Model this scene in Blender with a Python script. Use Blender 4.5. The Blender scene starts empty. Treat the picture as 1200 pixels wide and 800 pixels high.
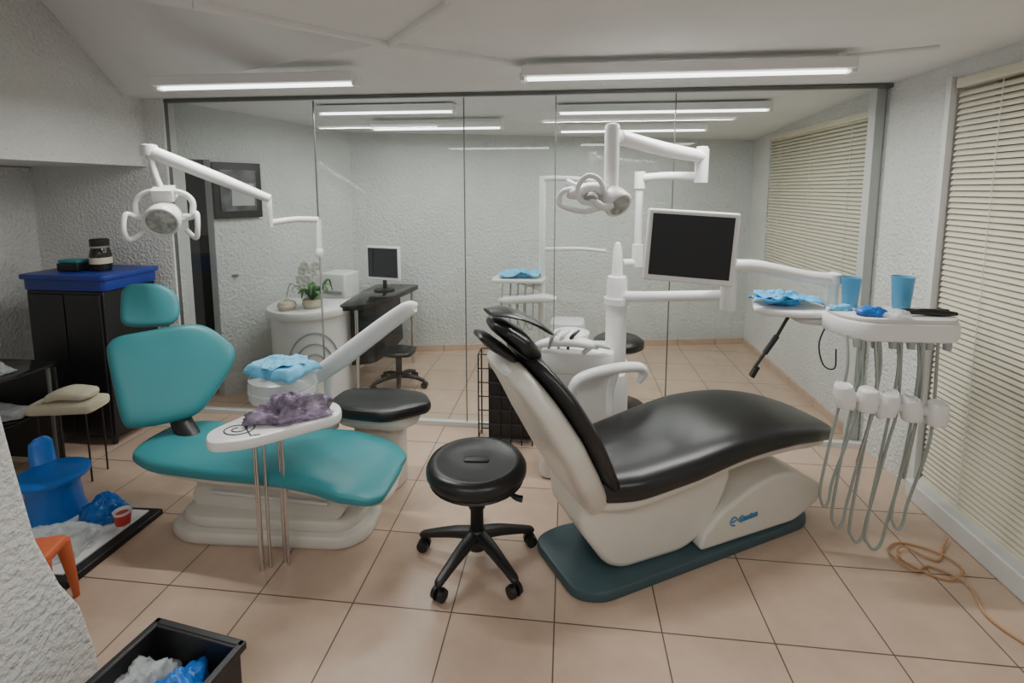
import bpy, math, random, bmesh
from mathutils import Vector as V, Matrix, noise
random.seed(4)
SC=bpy.context.scene; COL=SC.collection
R=math.radians

# ---------------------------------------------------------------- materials
def mat(name,col,rough=.5,metal=0,bump=0,bscale=40,var=0.06,alpha=1,emit=0,trans=0,coat=0,bdist=.01,detail=4,vscale=3.0):
    m=bpy.data.materials.new(name); m.use_nodes=True; nt=m.node_tree; N=nt.nodes; L=nt.links
    b=N["Principled BSDF"]; tc=N.new("ShaderNodeTexCoord")
    nz=N.new("ShaderNodeTexNoise"); nz.inputs["Scale"].default_value=bscale; nz.inputs["Detail"].default_value=detail
    L.new(tc.outputs["Object"],nz.inputs["Vector"])
    n2=N.new("ShaderNodeTexNoise"); n2.inputs["Scale"].default_value=vscale; L.new(tc.outputs["Object"],n2.inputs["Vector"])
    rp=N.new("ShaderNodeValToRGB"); rp.color_ramp.elements[0].position=.3; rp.color_ramp.elements[1].position=.7
    c=list(col)
    rp.color_ramp.elements[0].color=[x*(1-var) for x in c]+[1]; rp.color_ramp.elements[1].color=[min(1,x*(1+var)) for x in c]+[1]
    L.new(n2.outputs["Fac"],rp.inputs["Fac"]); L.new(rp.outputs["Color"],b.inputs["Base Color"])
    b.inputs["Roughness"].default_value=rough; b.inputs["Metallic"].default_value=metal
    b.inputs["Alpha"].default_value=alpha; b.inputs["Transmission Weight"].default_value=trans; b.inputs["Coat Weight"].default_value=coat
    if emit: b.inputs["Emission Color"].default_value=c+[1]; b.inputs["Emission Strength"].default_value=emit
    if bump:
        bp=N.new("ShaderNodeBump"); bp.inputs["Strength"].default_value=bump; bp.inputs["Distance"].default_value=bdist
        L.new(nz.outputs["Fac"],bp.inputs["Height"]); L.new(bp.outputs["Normal"],b.inputs["Normal"])
    return m
M_stucco=mat("stucco",(.66,.67,.65),.85,bump=1,bscale=50,bdist=.017,detail=3,var=.04)
M_stucco2=mat("coarse_stucco",(.67,.685,.67),.85,bump=1,bscale=44,bdist=.020,detail=3,var=.04)
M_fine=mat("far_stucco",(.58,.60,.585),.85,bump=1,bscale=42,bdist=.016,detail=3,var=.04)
M_ceil=mat("ceiling_paint",(.76,.765,.76),.8,bump=.15,bscale=60,var=.03)
M_white=mat("white_enamel",(.78,.78,.77),.28,var=.03)
M_trim=mat("white_trim",(.66,.665,.65),.45,var=.03)
M_beige=mat("cream_plastic",(.64,.615,.55),.32,var=.03)
M_grey=mat("grey_plastic",(.35,.36,.36),.4)
M_black=mat("black_vinyl",(.011,.011,.012),.30,bump=.1,bscale=200,bdist=.002)
M_bplas=mat("black_plastic",(.012,.012,.013),.4)
M_screen=mat("black_screen",(.006,.007,.009),.45,var=.1)
M_teal=mat("teal_vinyl",(.036,.24,.27),.38,bump=.08,bscale=180,bdist=.002,var=.05)
M_dteal=mat("dark_teal_base",(.045,.085,.098),.45)
M_chrome=mat("chrome",(.65,.65,.66),.2,metal=1)
M_steel=mat("brushed_steel",(.45,.46,.46),.35,metal=1)
M_hose=mat("grey_hose",(.30,.34,.31),.45)
M_cyan=mat("light_blue_cloth",(.13,.46,.70),.6,bump=.3,bscale=45,var=.18,vscale=14)
M_mblue=mat("medium_blue_cloth",(.06,.34,.70),.5,bump=.3,bscale=40,var=.55,vscale=14)
M_blue=mat("blue_plastic",(.01,.14,.52),.3,var=.1)
M_navy=mat("royal_blue_lid",(.012,.033,.25),.35,var=.1)
M_cup=mat("translucent_blue_cup",(.12,.42,.66),.3,alpha=.8,trans=.2)
M_purple=mat("purple_plastic_bag",(.25,.20,.29),.12,bump=.6,bscale=30,var=.65,alpha=.75,vscale=20)
M_clear=mat("clear_plastic",(.75,.8,.8),.1,alpha=.42,bump=.4,bscale=25)
M_orange=mat("orange_plastic",(.58,.13,.05),.4)
M_cable=mat("tan_cable",(.48,.27,.13),.5)
M_cream=mat("cream_fabric",(.58,.53,.40),.8,bump=.3,bscale=150)
M_blind=mat("cream_blind",(.66,.62,.49),.5,var=.03)
M_glow=mat("lamp_tube",(1,1,1),.5,emit=4.5,var=0)
M_lens=mat("lamp_lens",(.36,.38,.36),.12,bump=.8,bscale=60,var=.35,vscale=30)
M_logo=mat("blue_logo",(.05,.22,.42),.4)
M_red=mat("red_label",(.55,.05,.05),.4)
M_green=mat("leaf_green",(.04,.13,.03),.5,var=.3)
M_petal=mat("orchid_petal",(.78,.78,.70),.6)
M_jar=mat("dark_glass_jar",(.02,.018,.015),.12,var=.2)
M_swirl=mat("grey_swirl",(.05,.05,.06),.5)
M_dglass=mat("smoked_glass",(.012,.013,.014),.12)
M_outer=mat("window_backing",(.32,.31,.25),.6)
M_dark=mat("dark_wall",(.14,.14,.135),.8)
M_frame=mat("dark_frame",(.14,.15,.145),.35,metal=.5)
M_print=mat("picture_print",(.10,.10,.11),.4,var=.8,vscale=9)
M_tile=bpy.data.materials.new("floor_tiles"); M_tile.use_nodes=True
nt=M_tile.node_tree; N=nt.nodes; L=nt.links; b=N["Principled BSDF"]
tc=N.new("ShaderNodeTexCoord"); mp=N.new("ShaderNodeMapping"); mp.inputs["Location"].default_value=(.03+3.9,-1.675+4.1,0)
br=N.new("ShaderNodeTexBrick"); br.offset=0; br.squash=1
for k,v in {"Scale":1,"Mortar Size":.0028,"Mortar Smooth":.1,"Bias":0,"Brick Width":.39,"Row Height":.41}.items(): br.inputs[k].default_value=v
br.inputs["Color1"].default_value=(.60,.445,.34,1); br.inputs["Color2"].default_value=(.55,.405,.31,1); br.inputs["Mortar"].default_value=(.12,.09,.07,1)
L.new(tc.outputs["Object"],mp.inputs["Vector"]); L.new(mp.outputs["Vector"],br.inputs["Vector"])
nz=N.new("ShaderNodeTexNoise"); nz.inputs["Scale"].default_value=7; nz.inputs["Detail"].default_value=8; nz.inputs["Roughness"].default_value=.65; L.new(tc.outputs["Object"],nz.inputs["Vector"])
mx=N.new("ShaderNodeMix"); mx.data_type='RGBA'; mx.blend_type='MULTIPLY'; mx.inputs["Factor"].default_value=.55
rp=N.new("ShaderNodeValToRGB"); rp.color_ramp.elements[0].position=.3; rp.color_ramp.elements[0].color=(.72,.7,.68,1); rp.color_ramp.elements[1].position=.7
L.new(nz.outputs["Fac"],rp.inputs["Fac"]); L.new(br.outputs["Color"],mx.inputs["A"]); L.new(rp.outputs["Color"],mx.inputs["B"])
L.new(mx.outputs["Result"],b.inputs["Base Color"]); b.inputs["Roughness"].default_value=.32
bp=N.new("ShaderNodeBump"); bp.inputs["Strength"].default_value=.4; bp.inputs["Distance"].default_value=.003; bp.invert=True
L.new(br.outputs["Fac"],bp.inputs["Height"]); L.new(bp.outputs["Normal"],b.inputs["Normal"])
M_glass=bpy.data.materials.new("partition_glass"); M_glass.use_nodes=True
nt=M_glass.node_tree; nt.nodes.clear(); N=nt.nodes; L=nt.links
o=N.new("ShaderNodeOutputMaterial"); t=N.new("ShaderNodeBsdfTransparent"); t.inputs[0].default_value=(.88,.925,.90,1)
g=N.new("ShaderNodeBsdfGlossy"); g.inputs["Roughness"].default_value=0.0; lw=N.new("ShaderNodeFresnel"); lw.inputs["IOR"].default_value=1.65
x=N.new("ShaderNodeMixShader"); L.new(lw.outputs[0],x.inputs[0]); L.new(t.outputs[0],x.inputs[1]); L.new(g.outputs[0],x.inputs[2]); L.new(x.outputs[0],o.inputs[0])

# ---------------------------------------------------------------- geometry builder
def catmull(P,n=6):
    P=[V(p) for p in P]; Q=[2*P[0]-P[1]]+P+[2*P[-1]-P[-2]]; out=[]
    for i in range(1,len(Q)-2):
        a,b,c,d=Q[i-1:i+3]
        for k in range(n):
            t=k/n; out.append(.5*((2*b)+(c-a)*t+(2*a-5*b+4*c-d)*t*t+(3*b-a-3*c+d)*t**3))
    out.append(P[-1]); return out
def smoothloop(P,n=5):
    P=[V(p) for p in P]; m=len(P); out=[]
    for i in range(m):
        a,b,c,d=P[i-1],P[i],P[(i+1)%m],P[(i+2)%m]
        for k in range(n):
            t=k/n; out.append(.5*((2*b)+(c-a)*t+(2*a-5*b+4*c-d)*t*t+(3*b-a-3*c+d)*t**3))
    return out
def lerpl(Ls,n):
    out=[]
    for i in range(len(Ls)-1):
        for k in range(n): out.append(Ls[i]+(Ls[i+1]-Ls[i])*k/n)
    out.append(Ls[-1]); return out
OPEN=set()
class G:
    def __init__(s,M=None): s.v=[];s.f=[];s.M=M or Matrix()
    def add(s,vs,fs,M=None):
        o=len(s.v); T=s.M@M if M else s.M
        s.v+= [T@V(p) for p in vs]; s.f+=[tuple(o+i for i in f) for f in fs]; return s
    def box(s,c,d,rz=0,rx=0,ry=0):
        M=Matrix.Translation(c)@Matrix.Rotation(R(rz),4,'Z')@Matrix.Rotation(R(ry),4,'Y')@Matrix.Rotation(R(rx),4,'X')
        a,b,e=[k/2 for k in d]
        vs=[(x,y,z) for z in(-e,e) for y in(-b,b) for x in(-a,a)]
        return s.add(vs,[(0,2,3,1),(4,5,7,6),(0,1,5,4),(2,6,7,3),(0,4,6,2),(1,3,7,5)],M)
    def rings(s,rs,closed=False,cap=True,M=None):
        n=len(rs[0]); vs=[p for r in rs for p in r]; fs=[]
        m=len(rs)
        for i in range(m if closed else m-1):
            for k in range(n):
                fs.append((i*n+k,i*n+(k+1)%n,((i+1)%m)*n+(k+1)%n,((i+1)%m)*n+k))
        if cap and not closed: fs.append(tuple(range(n))[::-1]); fs.append(tuple((m-1)*n+k for k in range(n)))
        return s.add(vs,fs,M)
    def tube(s,pts,r,n=12,sm=6,closed=False,flat=1):
        P=[V(p) for p in pts]; rr=r if isinstance(r,(list,tuple)) else [r]*len(P)
        if closed: P=P+[P[0]]; rr=list(rr)+[rr[0]]
        if sm>1 and len(P)>2: P=catmull(P,sm); rr=lerpl(rr,sm)
        if closed: P=P[:-1]; rr=rr[:-1]
        rs=[]; up=None
        for i,p in enumerate(P):
            t=(P[(i+1)%len(P)]-P[i-1]) if closed else (P[min(i+1,len(P)-1)]-P[max(i-1,0)])
            if t.length<1e-9: t=V((0,0,1))
            t.normalize()
            if up is None:
                up=V((0,0,1)) if abs(t.z)<.9 else V((1,0,0))
            a=up-t*up.dot(t)
            if a.length<1e-6: a=t.orthogonal()
            a.normalize(); up=a; b=t.cross(a)
            rs.append([p+(a*math.cos(2*math.pi*k/n)+b*math.sin(2*math.pi*k/n)*flat)*rr[i] for k in range(n)])
        return s.rings(rs,closed)
    def cyl(s,p,q,r1,r2=None,n=28):
        return s.tube([p,q],[r1,r1 if r2 is None else r2],n,1)
    def lathe(s,prof,c=(0,0,0),n=32,M=None):
        T=Matrix.Translation(c)@(M or Matrix())
        return s.rings([[V((max(r,1e-4)*math.cos(2*math.pi*k/n),max(r,1e-4)*math.sin(2*math.pi*k/n),z)) for k in range(n)] for r,z in prof],M=T)
    def sweep(s,C,W,T,side,p=2.6,n=28,sm=5):
        C=catmull(C,sm); W=lerpl(W,sm); T=lerpl(T,sm); side=V(side).normalized(); rs=[]
        for i,c in enumerate(C):
            t=(C[min(i+1,len(C)-1)]-C[max(i-1,0)]).normalized()
            a=(side-t*side.dot(t)).normalized(); b=t.cross(a)
            ring=[]
            for k in range(n):
                th=2*math.pi*k/n; cc,ss=math.cos(th),math.sin(th)
                ring.append(c+a*W[i]*math.copysign(abs(cc)**(2/p),cc)+b*T[i]*math.copysign(abs(ss)**(2/p),ss))
            rs.append(ring)
        return s.rings(rs)
    def pad(s,out,t,M=None,dome=1.0):
        L=smoothloop([(x,y,0) for x,y in out],5); c=sum(L,V())/len(L)
        prof=[(.80,-.5),(.93,-.47),(.985,-.3),(1,0),(.985,.26),(.93,.42),(.82,.5),(.6,.5+.07*dome),(.35,.5+.11*dome),(.05,.5+.12*dome)]
        return s.rings([[c+(p-c)*k+V((0,0,t*z)) for p in L] for k,z in prof],M=M)
    def prism(s,out,z0,z1,M=None):
        return s.rings([[V((p[0],p[1],z0)) for p in out],[V((p[0],p[1],z1)) for p in out]],M=M)
    def sideprism(s,out,y0,y1):
        return s.rings([[V((x,y1,z)) for x,z in out],[V((x,y0,z)) for x,z in out]])
    def slab(s,out,z0,z1,e=.012,M=None):
        c=V((sum(p[0] for p in out)/len(out),sum(p[1] for p in out)/len(out)))
        def r(z,k):
            L=[]
            for x,y in out:
                d=V((x,y))-c; l=d.length; d=d*((l-k)/l); L.append(V((c.x+d.x,c.y+d.y,z)))
            return L
        return s.rings([r(z0,e),r(z0+e*.3,e*.3),r(z0+e,0),r(z1-e,0),r(z1-e*.3,e*.3),r(z1,e)],M=M)
    def bag(s,sx,sy,h,seed=0,rz=0,fr=1.3,amp=.30,fine=.10,nu=72,nv=36):
        """softly crumpled thin plastic or cloth: closed flattened form with folds and an irregular outline"""
        rs=[]
        for j in range(nv+1):
            ph=math.pi*(j/nv)-math.pi/2; ring=[]
            for i in range(nu):
                th=2*math.pi*i/nu; d=V((math.cos(ph)*math.cos(th),math.cos(ph)*math.sin(th),math.sin(ph)))
                q=d*fr+V((seed*3.7,seed*1.9,seed*.7))
                a=noise.noise(q); f=1-2*abs(noise.noise(q*1.9+V((5,2,1)))); g_=1-2*abs(noise.noise(q*4.1+V((1,7,3))))
                k=1+amp*a*1.6+amp*.45*f+fine*g_
                z=d.z*k; z=z*h if z>0 else z*h*.15
                ring.append(V((d.x*k*sx,d.y*k*sy,max(.001,z+h*.12))))
            rs.append(ring)
        return s.rings(rs,M=Matrix.Rotation(R(rz),4,'Z'))
    def sheet(s,sx,sy,h,seed=0,rz=0,c=(0,0,0),droop=0,n=34):
        """thin folded cloth sheet with soft parallel creases"""
        vs=[];fs=[]
        for j in range(n):
            for i in range(n):
                u=i/(n-1)*2-1; w=j/(n-1)*2-1
                a=noise.noise(V((u*1.1+seed*5.1,w*1.1,seed)))
                f=abs(noise.noise(V((u*1.3+w*.8+seed*2.3,w*.5-u*.3,seed+4))))
                e=abs(noise.noise(V((u*2.6+seed,w*2.2,seed+8))))
                x=u*sx*(1+.16*noise.noise(V((w*1.5,seed,2)))); y=w*sy*(1+.16*noise.noise(V((u*1.5,seed,7))))
                r=max(abs(u),abs(w))
                z=h*(.35+.5*a+1.1*(.45-f)+.4*(.4-e))-droop*max(0,r-.72)**1.5*6
                vs.append((x,y,max(z,.001-droop) if droop==0 else z))
        for j in range(n-1):
            for i in range(n-1): k=j*n+i; fs.append((k,k+1,k+n+1,k+n))
        return s.add(vs,fs,Matrix.Translation(c)@Matrix.Rotation(R(rz),4,'Z'))
    def make(s,name,m,parent=None,loc=(0,0,0),rz=0,smooth=True,bevel=0,seg=3,sub=0,ang=40,solid=0):
        me=bpy.data.meshes.new(name); me.from_pydata([tuple(p) for p in s.v],[],s.f); me.update()
        bm=bmesh.new(); bm.from_mesh(me)
        if s.f and name not in OPEN: bmesh.ops.recalc_face_normals(bm,faces=bm.faces)
        bm.to_mesh(me); bm.free()
        if smooth: me.shade_smooth(); me.set_sharp_from_angle(angle=R(ang))
        ob=bpy.data.objects.new(name,me); COL.objects.link(ob); me.materials.append(m)
        ob.location=loc; ob.rotation_euler=(0,0,R(rz))
        if parent: ob.parent=parent
        if solid: q=ob.modifiers.new("t","SOLIDIFY"); q.thickness=solid
        if bevel:
            q=ob.modifiers.new("b","BEVEL"); q.width=bevel; q.segments=seg; q.limit_method='ANGLE'; q.angle_limit=R(35)
        if sub: q=ob.modifiers.new("s","SUBSURF"); q.levels=sub; q.render_levels=sub
        return ob
def rnd(out,r=.03,n=5):
    P=[V(p) for p in out]; o=[]; m=len(P)
    for i in range(m):
        a,b,c=P[i-1],P[i],P[(i+1)%m]; d1=(a-b); d2=(c-b); k=min(r,d1.length*.45,d2.length*.45)
        p=b+d1.normalized()*k; q=b+d2.normalized()*k
        for j in range(n+1):
            t=j/n; o.append(tuple((1-t)**2*p+2*t*(1-t)*b+t*t*q))
    return o
def info(o,label,cat,group=None):
    o["label"]=label; o["category"]=cat
    if group: o["group"]=group
    return o
def thing(name,label,cat,loc=(0,0,0),rz=0,group=None):
    e=bpy.data.objects.new(name,None); e.empty_display_size=.1; e.location=loc; e.rotation_euler=(0,0,R(rz)); COL.objects.link(e)
    return info(e,label,cat,group)
def st(o): o["kind"]="structure"; return o
def look(c,n,up=(0,0,1)):
    n=V(n).normalized(); y=V(up); y=(y-n*y.dot(n)).normalized(); x=y.cross(n)
    return Matrix.Translation(c)@Matrix((x,y,n)).transposed().to_4x4()

# ================================================================ ROOM
st(G().box((-.9,2.2,-.05),(7.2,8,.1)).make("floor",M_tile,smooth=False))
A=(-.74,2.06,2.2);B=(-1.21,1.55,2.2);B2=(-1.6,-1.6,2.2);C=(-2.86,2.98,2.2);D=(-2.86,2.45,2.68);L2=(-2.86,-1.6,3.0)
OPEN.add("ceiling")
cg=G(); cg.add([A,B,B2,C,D,L2,(-2.9,3.2,2.2),(1.95,3.2,2.2),(1.95,-1.6,2.2),(-3.9,3.2,2.2),(-3.9,5.6,2.06),(1.95,5.6,2.06)],
 [(3,0,4),(0,1,4),(1,2,4),(2,5,4),(0,3,6,7),(0,7,8),(0,8,2,1),(9,10,11,7,6)])
st(cg.make("ceiling",M_ceil,smooth=False))
for i,(p,q) in enumerate([((-1.21,1.55,2.195),(-.74,2.06,2.195)),((-.74,2.06,2.195),(-.39,1.64,2.195)),((-.74,2.06,2.195),(-.22,2.45,2.195))]):
    st(G().tube([p,q],[.022,.016],8,1,flat=.8).make("trim_%d"%[1,2,8][i],M_ceil))
st(G().tube([(1.24,2.47,2.197),(1.55,2.36,2.197)],.012,8,1).make("trim_15",M_trim))
st(G().box((-3.38,.8,2.45),(1.05,4.75,1.4)).make("wall_left",M_stucco,smooth=False))
st(G().box((-3.83,.8,.87),(.15,4.75,1.75)).make("wall_recess_side",M_stucco,smooth=False))
st(G().box((-3.27,3.17,1.12),(1.12,.1,2.25)).make("wall_recess_end",M_stucco,smooth=False))
w=G(); X=1.94
w.box((X,2.955,1.12),(.2,.59,2.25)).box((X,.53,2.2),(.2,4.26,.16)).box((X,.53,.03),(.2,4.26,.08))
w.box((X,-.9,1.1),(.2,1.4,2.06)).box((X,4.05,.45),(.2,1.6,.9)).box((X,4.05,2.16),(.2,1.6,.16)).box((X,5.22,1.12),(.2,.74,2.25))
st(w.make("wall_right",M_stucco,smooth=False))
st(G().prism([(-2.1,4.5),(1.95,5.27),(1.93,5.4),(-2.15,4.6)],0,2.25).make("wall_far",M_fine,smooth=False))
a=V((-2.72,3.22)); bb=V((-2.0,4.58)); d=(bb-a); nrm=V((-d.y,d.x)).normalized()*.1
def seg(g,t0,t1,z0,z1):
    p=a+d*t0;q=a+d*t1; g.prism([p,q,q+nrm,p+nrm],z0,z1)
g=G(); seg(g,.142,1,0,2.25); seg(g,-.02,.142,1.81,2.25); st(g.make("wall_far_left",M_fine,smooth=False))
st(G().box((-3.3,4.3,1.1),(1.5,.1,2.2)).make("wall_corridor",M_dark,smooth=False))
g=G(); seg(g,-.01,.03,0,1.83); st(g.make("trim_3",M_trim,smooth=False))
dr=st(G().box((-2.72,3.62,.62),(.30,.04,1.24),rz=35).make("door_1",M_bplas,bevel=.005))
G().cyl((-2.62,3.54,.93),(-2.60,3.50,.93),.018).tube([(-2.60,3.50,.93),(-2.53,3.53,.93)],.011).box((-2.63,3.56,.9),(.04,.015,.14),rz=35).make("handle",M_steel,dr)
pc=a+d*.255-nrm*.25
p=thing("picture_frame","dark framed picture hanging on the stucco wall","picture",(pc.x,pc.y,1.585),62)
G().box((0,0,0),(.36,.03,.42)).make("frame",M_bplas,p,bevel=.004); G().box((0,-.017,0),(.27,.006,.31)).make("print",M_print,p); G().box((.03,-.021,-.03),(.17,.004,.17)).make("photo_mount",M_grey,p)
YP=3.15
xs=[-2.71,-1.66,-.66,-.08,.64,1.86]
for i in range(5):
    OPEN.add("window_%d"%(i+1))
    st(G().add([(xs[i]+.004,YP,.03),(xs[i+1]-.004,YP,.03),(xs[i+1]-.004,YP,2.17),(xs[i]+.004,YP,2.17)],[(0,1,2,3)]).make("window_%d"%(i+1),M_glass,smooth=False))
for i,xx in enumerate(xs[1:5]): st(G().box((xx,YP,1.1),(.006,.012,2.14)).make("trim_%d"%(10+i),M_frame))
st(G().box((-.42,YP,2.185),(4.6,.035,.02)).make("trim_4",M_frame,smooth=False)); st(G().box((-.42,YP,.015),(4.6,.04,.03)).make("trim_5",M_trim,smooth=False)); st(G().box((-2.715,YP,1.1),(.012,.03,2.16)).make("trim_9",M_frame,smooth=False))
st(G().box((1.81,3.22,1.1),(.05,.07,2.18)).make("trim_6",M_trim,smooth=False))
st(G().box((1.81,.55,.05),(.07,4.2,.10)).make("baseboard_right",M_trim,bevel=.008))
st(G().prism([(-2.0,4.5),(1.84,5.23),(1.84,5.25),(-2.0,4.52)],0,.06).make("baseboard_far",M_tile,smooth=False))
st(G().box((1.83,4.2,.03),(.02,2.0,.06)).make("baseboard_far_right",M_tile,smooth=False))
def blind(n,y0,y1,z0,z1,pitch):
    st(G().box((2.03,(y0+y1)/2,(z0+z1)/2),(.02,y1-y0,z1-z0)).make("window_%d"%n,M_outer,smooth=False))
    t=thing("window_blind","cream horizontal slat blind covering a tall window","blind",(1.85,(y0+y1)/2,z0),group="window blinds"); h=(y1-y0)/2-.02
    g=G(); z=.03
    OPEN.add("slats")
    while z<z1-z0-.05:
        g.add([(-.008,-h,z-.013),(.009,-h,z+.012),(.009,h,z+.012),(-.008,h,z-.013),(-.003,-h,z+.001),(-.003,h,z+.001)],[(0,4,5,3),(4,1,2,5)])
        z+=pitch
    g.make("slats",M_blind,t,smooth=False)
    G().box((0,0,z1-z0-.025),(.05,2*h,.045)).make("headrail",M_blind,t,bevel=.005)
    G().box((0,0,.012),(.03,2*h,.018)).make("bottom_rail",M_blind,t,bevel=.003)
    for k in (-.7,0,.7): G().box((-.014,h*k,(z1-z0)/2),(.0025,.0025,z1-z0-.04)).make("cord",M_trim,t)
blind(6,.95,2.66,.09,2.12,.0275); blind(7,3.27,4.85,.9,2.08,.0275)
st(G().box((1.83,2.67,1.1),(.03,.03,2.06)).make("trim_7",M_trim,smooth=False))
st(G().rings([[V((x,y,z)) for y,z in [(1.30,0),(1.285,.14),(1.255,.30),(1.205,.42),(1.155,.60),(1.125,.84),(1.10,1.07),(.6,1.6),(.3,1.6),(.3,0)]] for x in(-1.50,-1.72)]).make("wall_parapet",M_stucco2,smooth=False,bevel=.012))

# ================================================================ LIGHTS
def fixture(x0,x1,y,z,w=.12,e=20,label="white ceiling fluorescent fixture with a glowing tube strip"):
    t=thing("ceiling_light",label,"ceiling light",((x0+x1)/2,y,z),group="fluorescent ceiling lights"); l=x1-x0
    G().sideprism([(-l/2,.010),(l/2,.010),(l/2,.058),(-l/2,.058)],-w/2,w/2).make("body",M_white,t,bevel=.006)
    for sx in(-1,1): G().box((sx*l/2,0,.012),(.025,w*.5,.035)).make("end_cap",M_white,t,bevel=.004)
    G().sideprism([(-l/2+.02,-.001),(l/2-.02,-.001),(l/2-.02,.009),(-l/2+.02,.009)],-.016,.016).make("tube",M_glow,t,bevel=.004)
    ld=bpy.data.lights.new("fluorescent_lamp","AREA"); ld.shape='RECTANGLE'; ld.size=l*.95; ld.size_y=.026; ld.energy=e; ld.color=(1,.99,.96)
    lo=bpy.data.objects.new("lamp",ld); lo.location=(0,0,-.006); lo.parent=t; COL.objects.link(lo)
fixture(-2.06,-1.02,2.36,2.095,.12,18); fixture(-.22,1.24,2.42,2.11,.13,26)
fixture(-1.76,-.78,3.42,2.12,.1,12); fixture(-.08,1.32,3.52,2.11,.1,14)
fixture(-1.58,-.52,3.95,2.07,.1,7); fixture(-.08,1.1,4.2,2.06,.1,9)
for x,y in ((-.9,-.2),(.8,.2)):  # unseen area lamps without fixtures, added overhead to brighten the near room
    ld=bpy.data.lights.new("fill_lamp","AREA"); ld.shape='RECTANGLE'; ld.size=1.3; ld.size_y=.3; ld.energy=14; ld.color=(1,.985,.95)
    lo=bpy.data.objects.new("fill_lamp",ld); lo.location=(x,y,2.12); COL.objects.link(lo)
wd=bpy.data.worlds.new("w"); SC.world=wd; wd.use_nodes=True; wd.node_tree.nodes["Background"].inputs[0].default_value=(.98,.985,1,1); wd.node_tree.nodes["Background"].inputs[1].default_value=.45

# ================================================================ BLACK DENTAL CHAIR
c=thing("dental_chair","black padded dental chair with cream shell on a dark teal base","dental chair",(.5,2.2,0),27)
G().slab(rnd([(-.60,-.17),(-.50,-.225),(.64,-.18),(.72,-.09),(.68,.06),(-.5,.2),(-.63,.16)],.07),0,.045,.012).make("base_plate",M_dteal,c)
G().sideprism(rnd([(-.56,.42),(-.56,.26),(-.44,.085),(-.36,.047),(-.06,.047),(.06,.10),(.14,.22),(.20,.36),(.1,.43),(-.45,.43)],.05),-.15,.15).make("body",M_beige,c,bevel=.025,ang=30)
G().sideprism(rnd([(.0,.047),(.02,.12),(.12,.205),(.30,.285),(.42,.31),(.54,.30),(.72,.20),(.71,.12),(.55,.052)],.03),-.18,.05).make("lift_cover",M_beige,c,bevel=.02,ang=30)
tx=bpy.data.curves.new("logo_lettering","FONT"); tx.body="Gnatus"; tx.size=.038; tx.shear=.3; tx.extrude=.002; tx.offset=.001; tx.materials.append(M_logo)
to=bpy.data.objects.new("logo_tmp",tx); COL.objects.link(to); bpy.context.view_layer.update()
me=bpy.data.meshes.new_from_object(to.evaluated_get(bpy.context.evaluated_depsgraph_get())); bpy.data.objects.remove(to)
lo=bpy.data.objects.new("logo_lettering",me); COL.objects.link(lo); lo.parent=c; lo.location=(.205,-.183,.135); lo.rotation_euler=(R(90),R(-4),0); lo["label"]="blue italic maker lettering"
G().tube([(.182+.019*math.cos(k*.5),-.182,.146+.019*math.sin(k*.5)) for k in range(11)],.0035,6,2).tube([(.172,-.182,.142),(.19,-.182,.15)],.0035,6,1).make("logo_emblem",M_logo,c)
cs=[(-.55,0,.435),(-.50,0,.435),(-.35,0,.44),(-.1,0,.475),(.15,0,.515),(.4,0,.515),(.60,0,.485),(.75,0,.445),(.82,0,.42),(.85,0,.41)]
G().sweep(cs,[.06,.20,.25,.27,.275,.265,.24,.195,.13,.04],[.02,.065,.072,.072,.066,.06,.054,.045,.028,.01],(0,1,0),3).make("seat_cushion",M_black,c,sub=1)
G().sweep([V(p)+V((0,0,-.048)) for p in cs[:-1]],[.04,.17,.22,.235,.235,.225,.20,.15,.06],[.02,.06,.06,.055,.05,.045,.04,.028,.01],(0,1,0),4).make("seat_shell",M_beige,c)
b0=[(-.40,0,.33),(-.44,0,.41),(-.52,0,.55),(-.60,0,.70),(-.68,0,.84),(-.75,0,.94),(-.78,0,.97)]
G().sweep([V(p)+V((-.062,0,-.024)) for p in b0],[.12,.20,.27,.302,.27,.19,.13],[.04,.06,.062,.06,.052,.045,.03],(0,1,0),3.6).make("backrest_shell",M_beige,c)
G().sweep([V(p)+V((.018,0,.009)) for p in b0],[.12,.2,.272,.308,.28,.2,.13],[.018,.034,.038,.038,.036,.03,.018],(0,1,0),3).make("backrest_cushion",M_black,c,sub=1)
G().sweep([(-.70,0,.95),(-.735,0,.985),(-.79,0,1.04),(-.85,0,1.085),(-.88,0,1.10)],[.07,.13,.15,.12,.05],[.015,.032,.038,.03,.012],(0,1,0),2.6).box((-.75,0,.965),(.03,.05,.14)).make("headrest",M_black,c)
G().sweep([(-.79,0,.95),(-.83,0,.985),(-.89,0,1.03),(-.93,0,1.06)],[.06,.12,.12,.05],[.012,.02,.022,.01],(0,1,0),2.6).make("headrest_shell",M_bplas,c)
G().tube([(-.64,0,1.04),(-.71,0,1.09),(-.80,0,1.13),(-.89,.0,1.14)],[.008,.013,.014,.008],12,5,flat=7).make("headrest_flap",M_black,c)
G().tube([(-.42,.27,.46),(-.38,.30,.60),(-.33,.30,.69),(-.15,.30,.715),(0,.30,.705),(.03,.30,.67),(.0,.30,.63)],[.02,.022,.024,.026,.026,.022,.016],12,6,flat=1.3).tube([(-.13,.30,.70),(-.16,.30,.60),(-.18,.27,.50)],.018,10,6).make("armrest",M_white,c)

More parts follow.
